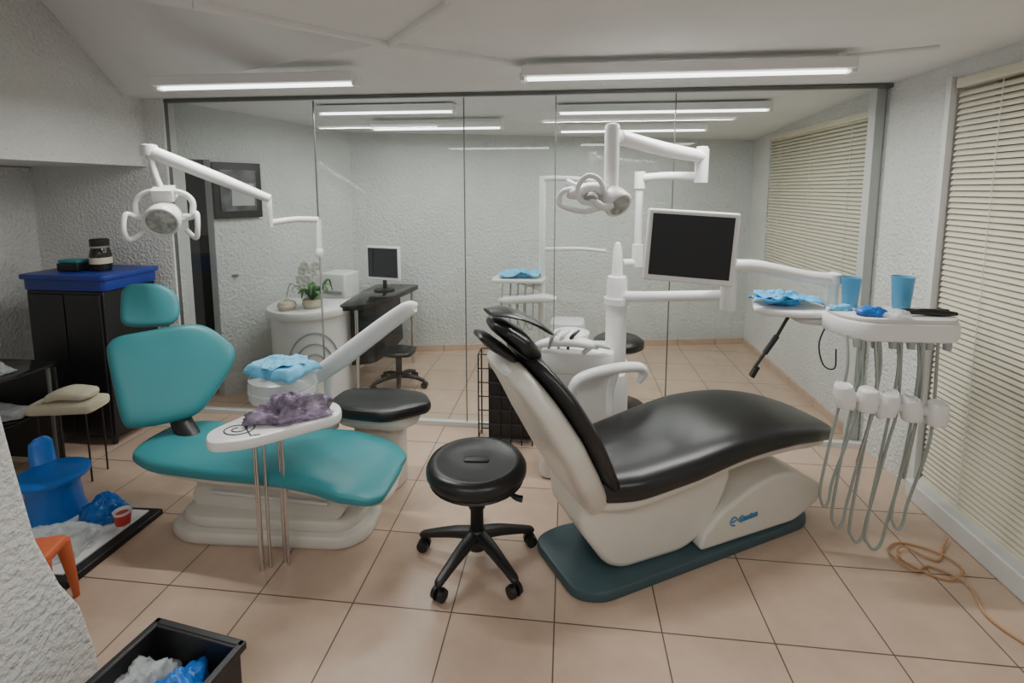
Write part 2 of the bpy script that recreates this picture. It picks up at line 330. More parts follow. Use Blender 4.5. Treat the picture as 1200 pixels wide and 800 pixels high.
# ================================================================ DENTAL UNIT
c=thing("dental_unit","white dental unit with console, basin and upright column","dental unit",(.27,2.68,0))
G().slab(rnd([(-.42,-.1),(.05,-.12),(.1,.2),(-.38,.2)],.06),0,.62,.03).make("console",M_white,c)
G().slab(rnd([(-.42,-.12),(-.02,-.14),(.04,.12),(-.38,.12)],.07),.61,.74,.035).make("console_cover",M_white,c)
G().lathe([(.04,.70),(.07,.74),(.095,.78),(.10,.80),(.092,.80),(.07,.77),(.01,.75)],(-.24,.05,0)).make("basin",M_white,c)
G().sweep([(-.44,-.06,.74),(-.40,-.09,.77),(-.28,-.12,.80),(-.15,-.13,.79),(-.10,-.13,.77)],[.01,.03,.045,.04,.01],[.012,.02,.028,.022,.01],(0,1,0),2.5).make("suction_holder",M_white,c)
for k in range(3): G().tube([(-.36+.05*k,-.13,.76),(-.34+.05*k,-.15,.83),(-.30+.05*k,-.12,.86)],[.008,.011,.006],8,5).make("suction_tip",[M_grey,M_trim,M_bplas][k],c)
G().tube([(-.18,-.13,.74),(-.12,-.14,.79),(-.04,-.12,.77)],[.012,.018,.01]).make("cup_filler",M_trim,c)
G().lathe([(.065,.0),(.065,.55),(.056,.62),(.056,1.10),(.05,1.13),(.032,1.135),(.030,1.15),(.024,1.27),(.014,1.31),(.006,1.315)]).make("column",M_white,c)
G().lathe([(.067,0),(.067,.035)],(0,0,.98)).tube([(.03,-.02,1.03),(.10,-.06,1.035),(.35,-.2,1.075),(.49,-.28,1.10)],[.026,.028,.026,.024],14).lathe([(.034,-.03),(.036,0),(.036,.1),(.03,.12)],(.49,-.28,1.06)).make("monitor_arm",M_white,c)
G().tube([(.49,-.28,1.24),(.62,-.27,1.235),(.85,-.24,1.19),(.98,-.22,1.175)],[.03,.032,.028,.03],14).cyl((.49,-.28,1.18),(.49,-.28,1.27),.032).lathe([(.03,0),(.038,.02),(.036,.05),(.01,.06)],(.98,-.22,1.15)).make("tray_arm",M_white,c)

c=thing("computer_monitor","flat monitor with white frame and black screen on an arm","monitor",(.563,2.34,1.333),-5)
Mt=Matrix.Rotation(R(3.2),4,'Y')
G(Mt).box((0,0,0),(.40,.035,.335)).make("frame",M_white,c,bevel=.01)
G(Mt).box((0,-.018,.004),(.355,.006,.285)).make("screen",M_screen,c)
G(Mt).box((.0,.035,0),(.2,.04,.18)).make("back_cover",M_white,c,bevel=.015)
G().tube([(.03,.05,0),(.12,.08,-.05),(.19,.05,-.12)],.025).make("bracket",M_white,c)

def lamp_head(c,T):
    G(T).lathe([(.02,-.10),(.045,-.095),(.07,-.06),(.078,-.02),(.08,.02),(.074,.03)]).make("lamp_housing",M_white,c)
    G(T).lathe([(.068,.026),(.058,.034),(.001,.038)]).make("lamp_lens",M_lens,c)
    G(T).lathe([(.068,.026),(.076,.034),(.070,.036),(.066,.03)]).make("lens_ring",M_trim,c)
    for sx in(-1,1):
        G(T).tube([(sx*.075,-.01,-.02),(sx*.12,.0,-.03),(sx*.15,.03,.0),(sx*.155,-.03,.05),(sx*.14,-.08,.05),(sx*.09,-.06,.0)],[.014,.014,.013,.012,.012,.012],10,5).make("handle",M_white,c)
    G(T).tube([(-.12,.0,-.03),(-.12,.07,-.07),(-.06,.11,-.09),(.06,.11,-.09),(.12,.07,-.07),(.12,0,-.03)],.014,10,6).tube([(-.12,.0,-.03),(-.08,0,-.03)],.016).tube([(.12,.0,-.03),(.08,0,-.03)],.016).box((0,.10,-.09),(.09,.06,.07)).make("yoke",M_white,c)
c=thing("dental_lamp","white jointed dental lamp with tilted head and loop handles","dental lamp",(.38,2.72,0))
G().cyl((0,0,1.18),(0,0,1.30),.03).tube([(-.08,-.02,1.2),(0,0,1.2)],.022).cyl((0,0,1.28),(0,0,1.64),.020).make("pole",M_white,c)
G().cyl((0,0,1.60),(0,0,1.69),.028).tube([(0,0,1.655),(.14,-.04,1.665),(.29,-.10,1.66)],.022,12,4).make("lower_arm",M_white,c)
G().cyl((.29,-.10,1.63),(.29,-.10,1.80),.033).tube([(.29,-.10,1.76),(.06,-.26,1.79),(-.15,-.40,1.83)],[.032,.034,.034],14,4).cyl((.29,-.10,1.79),(.29,-.10,1.81),.027).make("upper_arm",M_white,c)
G().cyl((-.185,-.42,1.60),(-.185,-.42,1.87),.033,.033).lathe([(.033,0),(.03,.015),(.015,.02)],(-.185,-.42,1.87)).make("drop_arm",M_white,c)
hx,hy=-.185,-.42
TL=look((hx+.02,hy-.03,1.54),(.45,-.62,-.5))
G(TL).lathe([(.02,-.09),(.045,-.085),(.058,-.05),(.064,-.01),(.066,.02),(.06,.03)]).make("lamp_housing",M_white,c)
G(TL).lathe([(.056,.026),(.045,.034),(.001,.036)]).make("lamp_lens",M_lens,c)
G().sweep([(hx+.03,hy+.02,1.585),(hx-.02,hy+.0,1.595),(hx-.10,hy-.02,1.595),(hx-.17,hy-.03,1.575),(hx-.20,hy-.03,1.565)],[.02,.045,.05,.04,.015],[.02,.03,.034,.026,.01],(.1,1,0),2.6).make("head_body",M_white,c)
G().tube([(hx-.03,hy-.05,1.58),(hx-.06,hy-.08,1.64),(hx-.11,hy-.09,1.655),(hx-.15,hy-.08,1.61),(hx-.14,hy-.07,1.55),(hx-.08,hy-.07,1.53)],.012,10,6).make("handle",M_white,c)
G().tube([(hx-.17,hy-.03,1.60),(hx-.22,hy-.05,1.585),(hx-.235,hy-.06,1.54),(hx-.20,hy-.07,1.515),(hx-.12,hy-.08,1.50),(hx-.05,hy-.07,1.515)],.012,10,6).make("handle",M_white,c)
G().tube([(hx-.20,hy,1.63),(hx-.15,hy-.02,1.61),(hx-.08,hy-.02,1.61)],.016).tube([(hx-.10,hy-.06,1.56),(hx-.04,hy-.08,1.52),(hx,hy-.07,1.53)],.018).make("yoke",M_white,c)
G(look((hx-.09,hy-.06,1.555),(-.1,-.7,-.5))).lathe([(.03,-.03),(.035,0),(.03,.015),(.001,.02)]).make("motor_cap",M_grey,c)
c=thing("dental_lamp","white jointed dental lamp over the turquoise chair","dental lamp",(-1.45,2.75,0))
G().cyl((0,0,1.22),(0,0,1.42),.016).lathe([(.016,1.20),(.022,1.21),(.022,1.24),(.016,1.25)]).make("pole",M_white,c)
G().cyl((0,0,0),(0,0,1.22),.005).lathe([(.10,0),(.10,.012),(.03,.02)]).make("stand_rod",M_chrome,c)
G().tube([(0,0,1.42),(-.10,-.08,1.425),(-.2,-.17,1.41)],.017).make("lower_arm",M_white,c)
G().cyl((-.17,-.2,1.39),(-.17,-.2,1.55),.012).tube([(-.14,-.24,1.545),(-.35,-.34,1.65),(-.63,-.46,1.785)],[.022,.031,.035],14,4).lathe([(.036,-.02),(.04,.0),(.036,.03),(.02,.035)],(-.63,-.46,1.785)).make("upper_arm",M_white,c)
G().tube([(-.63,-.46,1.80),(-.60,-.47,1.68),(-.555,-.48,1.58)],.015).make("drop_arm",M_white,c)
lamp_head(c,look((-.53,-.52,1.448),(.35,-.8,-.38)))

# ================================================================ INSTRUMENT UNIT
c=thing("instrument_unit","white dental instrument tray unit with hanging grey hoses and wrapped handpieces","dental tray",(1.42,2.3,.03))
out=rnd([(-.25,-.07),(-.18,-.14),(.19,-.13),(.25,-.05),(.24,.12),(-.18,.14),(-.26,.08)],.06)
G().slab(out,.93,1.015,.022).make("body",M_white,c)
G().slab([(x*.95,y*.93) for x,y in out],1.012,1.03,.006).make("tray",M_trim,c)
G().slab(rnd([(-.52,.16),(-.50,.09),(-.30,.05),(-.17,.10),(-.18,.33),(-.46,.36)],.06),.975,1.005,.012).tube([(-.35,.2,.98),(-.3,.15,.95),(-.2,.08,.96)],.02).make("side_tray",M_white,c)
G().cyl((-.17,.16,.98),(-.17,.16,1.13),.026).make("mount",M_white,c)
xs2=[-.26,-.17,-.09,.0,.10]
hz=[.71,.695,.68,.665,.65]
for i,x in enumerate(xs2):
    k=.008*((i*7)%3-1)
    G().sweep([(x-k,-.17,hz[i]-.05),(x-k,-.17,hz[i]-.043),(x,-.172,hz[i]),(x+k,-.175,hz[i]+.043),(x+k,-.176,hz[i]+.05)],[.026,.036,.040,.034,.022],[.02,.03,.036,.03,.018],(1,0,0),2.6).make("handpiece",M_white,c)
for i in range(4): G().cyl((xs2[i]+.03,-.165,hz[i]-.005),(xs2[i+1]-.03,-.165,hz[i+1]+.005),.020).make("clip",M_trim,c)
for i,(x0,dx,w,zb) in enumerate([(-.23,-.06,.04,.17),(-.18,-.06,.05,.08),(-.10,-.07,.06,.03),(-.03,-.08,.07,.01),(.05,-.07,.05,.12)]):
    y=-.10-.012*i
    G().tube([(x0,-.1,.95),(x0-.005,-.13,.8),(x0+dx*.5,y,.5),(x0+dx,y,zb+.09),(x0+dx+w*.15,y-.005,zb+.02),(x0+dx+w*.5,y-.01,zb),(x0+dx+w*.9,y-.005,zb+.03),(x0+dx*.9+w*1.05,y,zb+.12),(x0+dx*.3+w,y-.02,.48),(x0+w+.01,-.14,hz[min(i,4)]-.02),(x0+w+.015,-.12,.95)],.006,10,6).make("hose",M_hose,c)
for q in ([(-.13,-.12,.95),(-.125,-.15,.7),(-.17,-.14,.40)],[(.06,-.12,.95),(.055,-.14,.7),(.02,-.14,.34)]): G().tube(q,.006,8,5).make("rod",M_steel,c)
for x in(-.19,-.12,-.05,.02,.09,.16): G().cyl((x,-.11,.90),(x,-.105,.94),.014,.018).make("socket",M_grey,c)
G().tube([(-.34,.18,.975),(-.40,.17,.86),(-.50,.16,.70)],.008,8,1).box((-.50,.16,.68),(.018,.03,.06),ry=25).cyl((-.40,.17,.86),(-.455,.165,.77),.013).tube([(-.2,.1,.97),(-.25,.08,.86),(-.235,.06,.76),(-.19,.05,.75),(-.19,.05,.84)],.0035,6,5).make("clamp_arm",M_bplas,c)
OPEN.add("surgical_cloth")
info(G().sheet(.15,.09,.035,3,10).sheet(.11,.075,.03,7,-25,(-.02,.01,.022)).bag(.075,.05,.05,5,30).make("surgical_cloth",M_mblue,loc=(1.065,2.53,1.038),solid=.002,ang=60),"crumpled blue and white cloth on the white side tray","cloth")
info(G().bag(.055,.035,.03,5).make("wrapper",M_blue,loc=(1.30,2.24,1.061),ang=60),"crumpled blue wrapper on the instrument tray","wrapper")
info(G().bag(.045,.03,.03,6).make("wrapper",M_clear,loc=(1.385,2.2,1.061),ang=60),"crumpled clear wrapper on the instrument tray","wrapper")
info(G().bag(.045,.03,.02,9).make("wrapper",M_cyan,loc=(1.22,2.33,1.061),ang=60),"folded light blue wrapper on the instrument tray","wrapper")
def cup(loc,s,lab):
    c=thing("cup",lab,"cup",loc,group="blue cups on the instrument tray")
    G().lathe([(.001,.002),(.028*s,.0),(.030*s,.004),(.040*s,.13*s),(.042*s,.135*s),(.038*s,.135*s),(.028*s,.008),(.001,.008)]).make("cup_body",M_cup,c)
cup((1.30,2.40,1.061),1,"tall translucent blue plastic cup"); cup((1.50,2.37,1.061),1.1,"wide translucent blue plastic cup")
t=thing("handpiece","black handpiece lying on the instrument tray","dental tool",(1.54,2.24,1.074))
G().tube([(-.09,0,.0),(-.03,.01,.004),(.04,.01,0),(.1,0,0)],[.008,.014,.016,.008]).make("handle",M_bplas,t); G().tube([(-.09,.04,.0),(.02,.05,0),(.1,.05,0)],.009).make("grip",M_bplas,t)

# ================================================================ STOOL
c=thing("stool","round black padded stool on five-legged caster base","stool",(-.37,1.95,0),10)
G().lathe([(.001,.385),(.16,.385),(.195,.392),(.212,.415),(.212,.437),(.20,.458),(.18,.466),(.165,.466),(.155,.461),(.06,.463),(.001,.463)],n=48).make("seat",M_black,c)
G().slab(rnd([(-.055,-.02),(.055,-.03),(.05,.02),(-.05,.02)],.015),.461,.468,.003).make("seat_recess",M_bplas,c)
G().lathe([(.19,.377),(.2,.385),(.19,.395)],n=40).lathe([(.055,.345),(.055,.385)]).make("seat_base",M_bplas,c)
G().lathe([(.028,.10),(.028,.24),(.036,.25),(.036,.37)]).make("column",M_bplas,c)
G().lathe([(.045,.07),(.05,.09),(.05,.13),(.03,.15)]).make("hub",M_bplas,c)
G().tube([(.04,0,.36),(.1,-.03,.355),(.16,-.06,.325),(.19,-.07,.32)],[.006,.006,.012,.014]).make("lever",M_bplas,c)
for i in range(5):
    a_=R(72*i+18); u=V((math.cos(a_),math.sin(a_),0)); s_=V((-u.y,u.x,0))
    G().sweep([u*.02+V((0,0,.125)),u*.1+V((0,0,.115)),u*.2+V((0,0,.09)),u*.25+V((0,0,.075)),u*.265+V((0,0,.07))],[.03,.026,.02,.018,.01],[.022,.02,.015,.013,.008],s_,3).make("leg",M_bplas,c)
    k=u*.25
    g=G().cyl(k+V((0,0,.03)),k+V((0,0,.075)),.008)
    for q in(-1,1): g.cyl(k+s_*(.008*q)+V((0,0,.027)),k+s_*(.026*q)+V((0,0,.027)),.027,.024)
    g.make("caster",M_bplas,c)

# ================================================================ TURQUOISE CHAIR
c=thing("dental_chair","turquoise padded dental chair on a cream-white base","dental chair",(-1.32,2.04,0),-3)
G().slab(rnd([(-.50,-.12),(-.36,-.17),(.36,-.09),(.44,.0),(.42,.22),(-.44,.24),(-.52,.1)],.08),0,.06,.02).make("base_plate",M_beige,c)
G().slab(rnd([(-.46,-.09),(-.34,-.13),(.33,-.06),(.39,.02),(.38,.2),(-.42,.22),(-.48,.1)],.07),.055,.11,.02).make("base_step",M_beige,c)
G().sideprism(rnd([(-.42,.10),(-.44,.16),(-.40,.22),(-.50,.33),(.36,.33),(.37,.22),(.31,.10)],.05),-.04,.18).make("body",M_beige,c,bevel=.03,ang=30)
G().box((-.03,.06,.19),(.60,.24,.015)).make("body_trim",M_trim,c,bevel=.006)
cs=[(-.66,0,.395),(-.62,0,.39),(-.48,0,.38),(-.25,0,.365),(0,0,.375),(.25,0,.38),(.45,-.02,.355),(.55,-.03,.325),(.58,-.03,.315)]
G().sweep(cs,[.06,.16,.21,.20,.215,.235,.235,.19,.10],[.02,.036,.040,.037,.036,.037,.035,.028,.018],(0,1,0),3.6).make("seat_cushion",M_teal,c,sub=1)
G().sweep([V(p)+V((0,0,-.04)) for p in cs],[.04,.12,.17,.17,.18,.2,.19,.13,.04],[.02,.03,.035,.035,.035,.035,.03,.02,.01],(0,1,0),3).make("seat_shell",M_beige,c)
Rz=Matrix.Rotation(R(3),4,'Z')
def loc(p): return Rz@(V(p)-V((-1.32,2.04,0)))
nn=Rz@V((.62,-.62,.42)).normalized()
T=look(loc((-1.93,2.18,.695)),nn)
S=.0036
ol=[(-74,36),(-72,50),(-60,58),(-30,60),(20,61),(46,52),(70,26),(76,10),(68,-10),(36,-48),(16,-62),(-16,-64),(-52,-60),(-64,-50),(-70,-6)]
G(T).pad([(x*S*.98,y*S*1.04) for x,y in ol],.07,dome=.45).make("backrest_cushion",M_teal,c,sub=1)
G(T@Matrix.Translation((0,0,-.045))).pad([(x*S*.9,y*S*.9) for x,y in ol],.04).make("backrest_shell",M_beige,c)
bk=T.translation; uu=T.to_3x3()@V((0,1,0)); ww=T.to_3x3()@V((1,0,0))
G().tube([bk-uu*.12-nn*.06,bk-uu*.24-nn*.03,loc((-1.76,2.08,.36))],[.035,.035,.035],12,5,flat=1.3).make("back_support",M_bplas,c)
T=look(loc((-2.125,2.27,1.005)),nn)@Matrix.Rotation(R(-8),4,'Z')
ol=[(-32,4),(-32,18),(-26,27),(-12,29),(10,28),(26,18),(33,0),(33,-16),(24,-27),(4,-29),(-20,-28),(-30,-20)]
G(T).pad([(x*.0038,y*.0039) for x,y in ol],.055,dome=.5).make("headrest",M_teal,c,sub=1)
G(T@Matrix.Translation((0,0,-.036))).pad([(x*.0033,y*.0033) for x,y in ol],.025).make("headrest_shell",M_bplas,c)
hk=T.translation
G().tube([bk+uu*.15-nn*.06,bk+uu*.22-nn*.07,hk-uu*.04-nn*.05],.016).make("headrest_post",M_steel,c)
G().tube([(-.1,.18,.28),(.02,.26,.40),(.1,.27,.42)],.03).lathe([(.05,.38),(.05,.42)],(.1,.27,0)).make("side_bracket",M_beige,c)

c=thing("instrument_table","white rounded tray table with a dark spiral mark on chrome poles","tray table",(-1.2,1.8,0))
out=rnd([(-.20,-.10),(-.13,-.19),(.0,-.15),(.27,.10),(.20,.22),(-.06,.25)],.07)
G().slab(out,.612,.655,.012).make("table_top",M_white,c)
sp=[(-.085+ (.012+.0042*t)*math.cos(t+2)*1.1, -.072+(.012+.0042*t)*math.sin(t+2)*.9, .656) for t in [k*.4 for k in range(32)]]+[(.0,-.115,.656),(.03,-.10,.656)]
G().tube(sp,.0026,6,1).make("spiral_mark",M_swirl,c)
for x,y,r_ in((-.06,-.01,.010),(-.035,.01,.007),(.01,.05,.010),(.035,.03,.006)):
    G().cyl((x,y,0),(x-.0,y,.62),r_).make("pole",M_chrome,c)
info(G().bag(.125,.065,.075,2,22,fr=1.6,amp=.34,fine=.13,nu=96,nv=48).make("plastic_bag",M_purple,loc=(-1.14,1.84,.657),ang=70),"crumpled translucent purple plastic bag on the white tray","plastic bag")
t=thing("container","clear plastic-wrapped round container on the tray","container",(-1.265,2.02,.656))
G().lathe([(.001,0),(.11,0),(.14,.02),(.145,.06),(.135,.065),(.145,.075),(.14,.11),(.10,.125),(.001,.13)]).make("shell",M_clear,t)
G().lathe([(.001,.01),(.09,.01),(.10,.05),(.001,.055)]).make("contents",M_white,t)
info(G().sheet(.145,.095,.03,4,-14,(0,0,.012),.05).sheet(.09,.07,.025,12,25,(.02,.0,.022)).make("surgical_cloth",M_cyan,loc=(-1.27,2.02,.794),solid=.002,ang=60),"light blue cloth draped on a clear container","cloth")

c=thing("assistant_chair","black cushioned seat with pale base and a long white arm","chair",(-.92,2.42,0))
G().slab(rnd([(-.32,-.08),(-.20,-.15),(.04,-.17),(.24,-.02),(.16,.12),(-.04,.16),(-.3,.12)],.06,8),.435,.50,.022).make("seat",M_black,c,sub=1)
G().slab(rnd([(-.28,-.07),(-.15,-.12),(.10,-.12),(.17,.0),(.12,.10),(-.25,.12)],.06,6),.37,.44,.03).make("seat_shell",M_beige,c)
G().slab(rnd([(-.20,-.05),(.04,-.05),(.07,.10),(-.18,.12)],.05,6),0,.38,.02).make("base",M_beige,c)
G().sweep([(-.42,-.02,.60),(-.39,-.02,.615),(-.25,-.02,.715),(-.05,-.02,.87),(.10,-.02,.98),(.15,-.02,1.0),(.16,-.02,1.0)],[.01,.03,.036,.036,.034,.026,.01],[.02,.044,.050,.047,.042,.03,.01],(0,1,0),3).make("arm",M_white,c)
G().tube([(-.34,0,.62),(-.335,0,.5),(-.28,0,.40),(-.18,0,.38)],.022).make("arm_post",M_white,c)

# ================================================================ LEFT RECESS
c=thing("cabinet","black cabinet on short legs against the stucco wall","cabinet",(-3.04,2.83,0))
G().box((0,0,.52),(.52,.38,.92)).make("body",M_bplas,c,bevel=.006)
for sx in(-1,1): G().box((sx*.125,-.195,.52),(.24,.014,.88)).make("door",M_bplas,c,bevel=.003)
for x in(-.22,.22):
    for y in(-.16,.16): G().cyl((x,y,0),(x,y,.07),.015).make("leg",M_bplas,c)
c=thing("storage_box_lid","royal blue plastic box on the black cabinet","box",(-3.02,2.83,.981))
G().slab(rnd([(-.30,-.20),(.26,-.2),(.26,.2),(-.30,.2)],.04),0,.09,.012).make("tray_body",M_navy,c)
G().slab(rnd([(-.315,-.215),(.275,-.215),(.275,.21),(-.315,.21)],.04),.07,.10,.006).make("rim",M_navy,c)
c=thing("jar","dark glass jar with metal lid on the blue box","jar",(-2.96,2.82,1.082))
k=1.12
G().lathe([(r*k,z*k) for r,z in [(.001,0),(.045,0),(.05,.01),(.052,.09),(.045,.12),(.038,.14)]]).make("jar_body",M_jar,c)
G().lathe([(r*k,z*k) for r,z in [(.044,.14),(.046,.145),(.046,.175),(.04,.18),(.001,.18)]]).make("lid",M_bplas,c)
G().lathe([(r*k,z*k) for r,z in [(.053,.04),(.053,.075)]]).make("paper_band",M_cream,c); G().lathe([(.052,.145),(.053,.157)]).make("neck_ring",M_steel,c)
c=thing("small_box","teal and black small box beside the jar","box",(-3.13,2.80,1.082))
G().box((0,0,.025),(.15,.1,.05)).make("box_body",M_bplas,c,bevel=.006); G().box((0,0,.06),(.14,.09,.02)).make("box_lid",M_teal,c,bevel=.006)
c=thing("side_table","low smoked glass table with dark legs and clutter","table",(-3.10,2.25,0))
G().slab(rnd([(-.3,-.18),(.22,-.18),(.22,.2),(-.3,.2)],.08),.60,.615,.005).make("glass_top",M_dglass,c)
G().slab(rnd([(-.3,-.15),(.2,-.15),(.2,.17),(-.3,.17)],.08),.35,.362,.004).make("glass_shelf",M_dglass,c)
G().box((-.05,.19,.3),(.46,.012,.56)).make("back_panel",M_bplas,c)
for x in(-.25,.18):
    for y in(-.13,.15): G().cyl((x,y,0),(x,y,.60),.01).make("leg",M_frame,c)
info(G().bag(.12,.07,.05,11).make("wrapper_pile",M_clear,loc=(-3.10,2.22,.616),ang=60),"pile of clear wrappers on the glass table","wrappers")
info(G().bag(.12,.08,.05,12).make("wrapper_pile",M_grey,loc=(-3.08,2.25,.363),ang=60),"grey wrappers on the smoked glass shelf","wrappers")
c=thing("footstool","small cream cushioned footstool with thin dark legs","stool",(-2.71,2.32,0),12)
G().sweep([(-.17,0,.42),(-.15,0,.42),(0,0,.425),(.14,0,.42),(.16,0,.42)],[.05,.09,.10,.09,.05],[.012,.03,.034,.03,.012],(0,1,0),4).make("cushion",M_cream,c)
G().sweep([(-.09,0,.475),(-.07,0,.475),(0,0,.49),(.10,0,.48),(.13,0,.475)],[.04,.07,.075,.07,.04],[.01,.024,.028,.024,.01],(0,1,0),3).make("upper_cushion",M_cream,c)
for x in(-.12,.12):
    for y in(-.06,.06): G().cyl((x,y,0),(x,y,.41),.0045).make("leg",M_bplas,c)

# ================================================================ FLOOR ITEMS LEFT
c=thing("floor_mat","white low board with black edge lying on the floor","board",(-2.3,1.88,0))
G().prism([(-.4,-.30),(.32,-.27),(.33,.20),(-.4,.16)],0,.03).make("edge",M_bplas,c,bevel=.006)
G().prism([(-.39,-.28),(.27,-.24),(.28,.17),(-.39,.14)],.03,.036).make("board_top",M_white,c,smooth=False)
c=thing("plastic_chair","small rounded blue plastic child chair","chair",(-2.45,1.98,.036))
G().lathe([(.12,.0),(.11,.05),(.10,.14),(.115,.175),(.145,.19),(.147,.205),(.13,.215),(.001,.205)]).make("seat",M_blue,c)
G().sweep([(-.11,.06,.20),(-.13,.07,.25),(-.145,.08,.31),(-.15,.08,.335)],[.05,.05,.045,.02],[.014,.014,.012,.005],(.5,1,0),2.6).make("backrest",M_blue,c)
info(G().bag(.13,.09,.08,21,20).make("plastic_bag",M_clear,loc=(-2.20,1.77,.037),ang=60),"crumpled clear plastic bag on the white board","plastic bag")
info(G().bag(.09,.07,.08,25).make("cloth",M_blue,loc=(-2.19,1.98,.037),ang=60),"crumpled blue cloth on the white board","cloth")
c=thing("cup","red and white paper cup standing on the board","cup",(-2.04,1.93,.037))
G().lathe([(.025,0),(.035,.075),(.037,.078),(.033,.078),(.001,.01)]).make("cup_body",M_white,c); G().lathe([(.0285,.015),(.0352,.065)]).make("red_band",M_red,c)
c=thing("plastic_stool","small orange plastic stool with pale legs","stool",(-1.965,1.49,0),20)
G().slab(rnd([(-.10,-.07),(.085,-.07),(.085,.07),(-.10,.07)],.03),.235,.272,.014).make("seat",M_orange,c)
G().box((-.005,-.07,.205),(.13,.02,.06)).make("apron",M_orange,c,bevel=.008)
for x,y,m_ in((-.055,-.08,M_cream),(-.015,-.088,M_cream),(.065,-.055,M_orange),(.065,.055,M_orange),(-.07,.055,M_orange)): G().tube([(x,y,.25),(x*1.2,y*1.2,.1),(x*1.3,y*1.3,0)],[.024,.016,.010]).make("leg",m_,c)
c=thing("crate","open black plastic crate holding crumpled plastic","crate",(-1.12,1.11,0),-8)
G().box((0,0,.01),(.30,.26,.02)).make("crate_floor",M_bplas,c)
for sx in(-1,1): G().box((sx*.15,0,.13),(.014,.27,.26)).make("side_panel",M_bplas,c,bevel=.003); G().box((sx*.156,0,.25),(.022,.30,.025)).make("rim",M_bplas,c,bevel=.004)
for sy in(-1,1): G().box((0,sy*.13,.13),(.30,.014,.26)).make("side_panel",M_bplas,c,bevel=.003); G().box((0,sy*.14,.25),(.33,.022,.025)).make("rim",M_bplas,c,bevel=.004)
info(G().bag(.07,.085,.075,31,fr=1.6,fine=.12).make("plastic_bag",M_clear,loc=(-1.185,1.12,.15),ang=60),"crumpled clear plastic bag inside the crate","plastic bag")
info(G().bag(.065,.085,.085,33,10).make("cloth",M_blue,loc=(-1.06,1.11,.15),ang=60),"crumpled blue plastic inside the crate","cloth")
pts=[(1.66,1.70),(1.58,1.86),(1.62,2.02),(1.55,2.12),(1.46,2.08),(1.42,2.18),(1.52,2.26),(1.64,2.20),(1.66,2.10),(1.56,2.05),(1.45,2.14),(1.5,2.22),(1.6,2.16),(1.68,2.24),(1.74,2.30)]
info(G().tube([(x,y,.006+.006*(i%3)) for i,(x,y) in enumerate(pts)],.0045,8,8).make("cable",M_cable),"loosely coiled tan cable lying on the tiles","cable")

c=thing("wire_rack","black wire grid rack standing by the glass partition","rack",(-.37,2.93,0))
g=G()
for k in range(6): g.cyl((-.17+k*.068,0,0),(-.17+k*.068,0,.58),.0045,n=8)
for k in range(7): g.cyl((-.17,0,.04+k*.09),(.17,0,.04+k*.09),.004,n=8)
for k in(0,1):
    g.cyl((-.17,.12,.04+k*.54),(.17,.12,.04+k*.54),.004,n=8)
    for sx in(-.17,.17): g.cyl((sx,0,.04+k*.54),(sx,.12,.04+k*.54),.004,n=8)
for sx in(-.17,.17): g.cyl((sx,.12,0),(sx,.12,.58),.005,n=8)
g.make("wire_frame",M_bplas,c)
G().box((.03,.06,.26),(.27,.09,.46)).make("dark_basket",M_bplas,c,bevel=.01)

# ================================================================ FAR ROOM
c=thing("reception_desk","white curved reception desk with grey arc decoration","desk",(-2.0,3.62,0))
def arcpts(r,a0,a1,n=20): return [(r*math.cos(R(a0+(a1-a0)*k/n)),r*math.sin(R(a0+(a1-a0)*k/n))) for k in range(n+1)]
G().prism(arcpts(.29,180,360)+[(.29,.15),(-.29,.15)],0,.64).make("body",M_white,c)
G().slab(arcpts(.32,180,360)+[(.32,.2),(-.32,.2)],.64,.70,.012).make("counter",M_white,c)
for rr in(.10,.15,.20):
    P=[]
    for k in range(15):
        q=R(0+180*k/14); aa=300+math.degrees((rr*math.cos(q))/.292); P.append((.293*math.cos(R(aa)),.293*math.sin(R(aa)),.22+rr*1.6*math.sin(q)))
    G().tube(P,.007,6,1).make("arc_decoration",M_grey,c)
c=thing("work_desk","black desk with curved front edge and dark panels","desk",(-1.53,4.0,0))
G().slab(rnd([(-.20,-.5),(-.02,-.42),(.10,-.1),(.17,.45),(-.25,.42),(-.25,0)],.08),.67,.71,.01).make("desktop",M_dglass,c)
G().cyl((.13,.3,0),(.13,.3,.68),.015).make("leg",M_chrome,c); G().cyl((-.1,-.38,0),(-.1,-.38,.68),.015).make("leg",M_chrome,c)
G().sweep([(-.15,-.38,.45),(0,-.30,.45),(.06,-.1,.46),(.09,.10,.48)],[.24,.24,.22,.2],[.008]*4,(0,0,1),6).make("modesty_panel",M_bplas,c)
c=thing("computer_monitor","small monitor with pale frame on the black desk","monitor",(-1.60,4.15,.71),-12)
G().box((0,0,.24),(.33,.03,.30)).make("frame",M_white,c,bevel=.006); G().box((0,-.017,.245),(.295,.004,.255)).make("screen",M_screen,c)
G().cyl((0,.01,0),(0,.01,.12),.018).lathe([(.09,0),(.09,.01),(.02,.02)]).make("stand",M_bplas,c)
c=thing("desktop_printer","white box-shaped printer beside the desk","printer",(-1.97,4.08,.66),-10)
G().box((0,0,.11),(.24,.22,.22)).make("body",M_white,c,bevel=.015); G().box((0,-.112,.06),(.18,.01,.02)).make("paper_slot",M_grey,c)
G().box((0,0,-.33),(.26,.24,.66)).make("pedestal",M_white,c)
c=thing("potted_orchid","white orchid with green leaves in a pale bowl","plant",(-1.92,3.5,.70))
G().lathe([(.001,0),(.05,0),(.075,.03),(.07,.07),(.062,.07),(.001,.06)]).make("pot",M_cream,c)
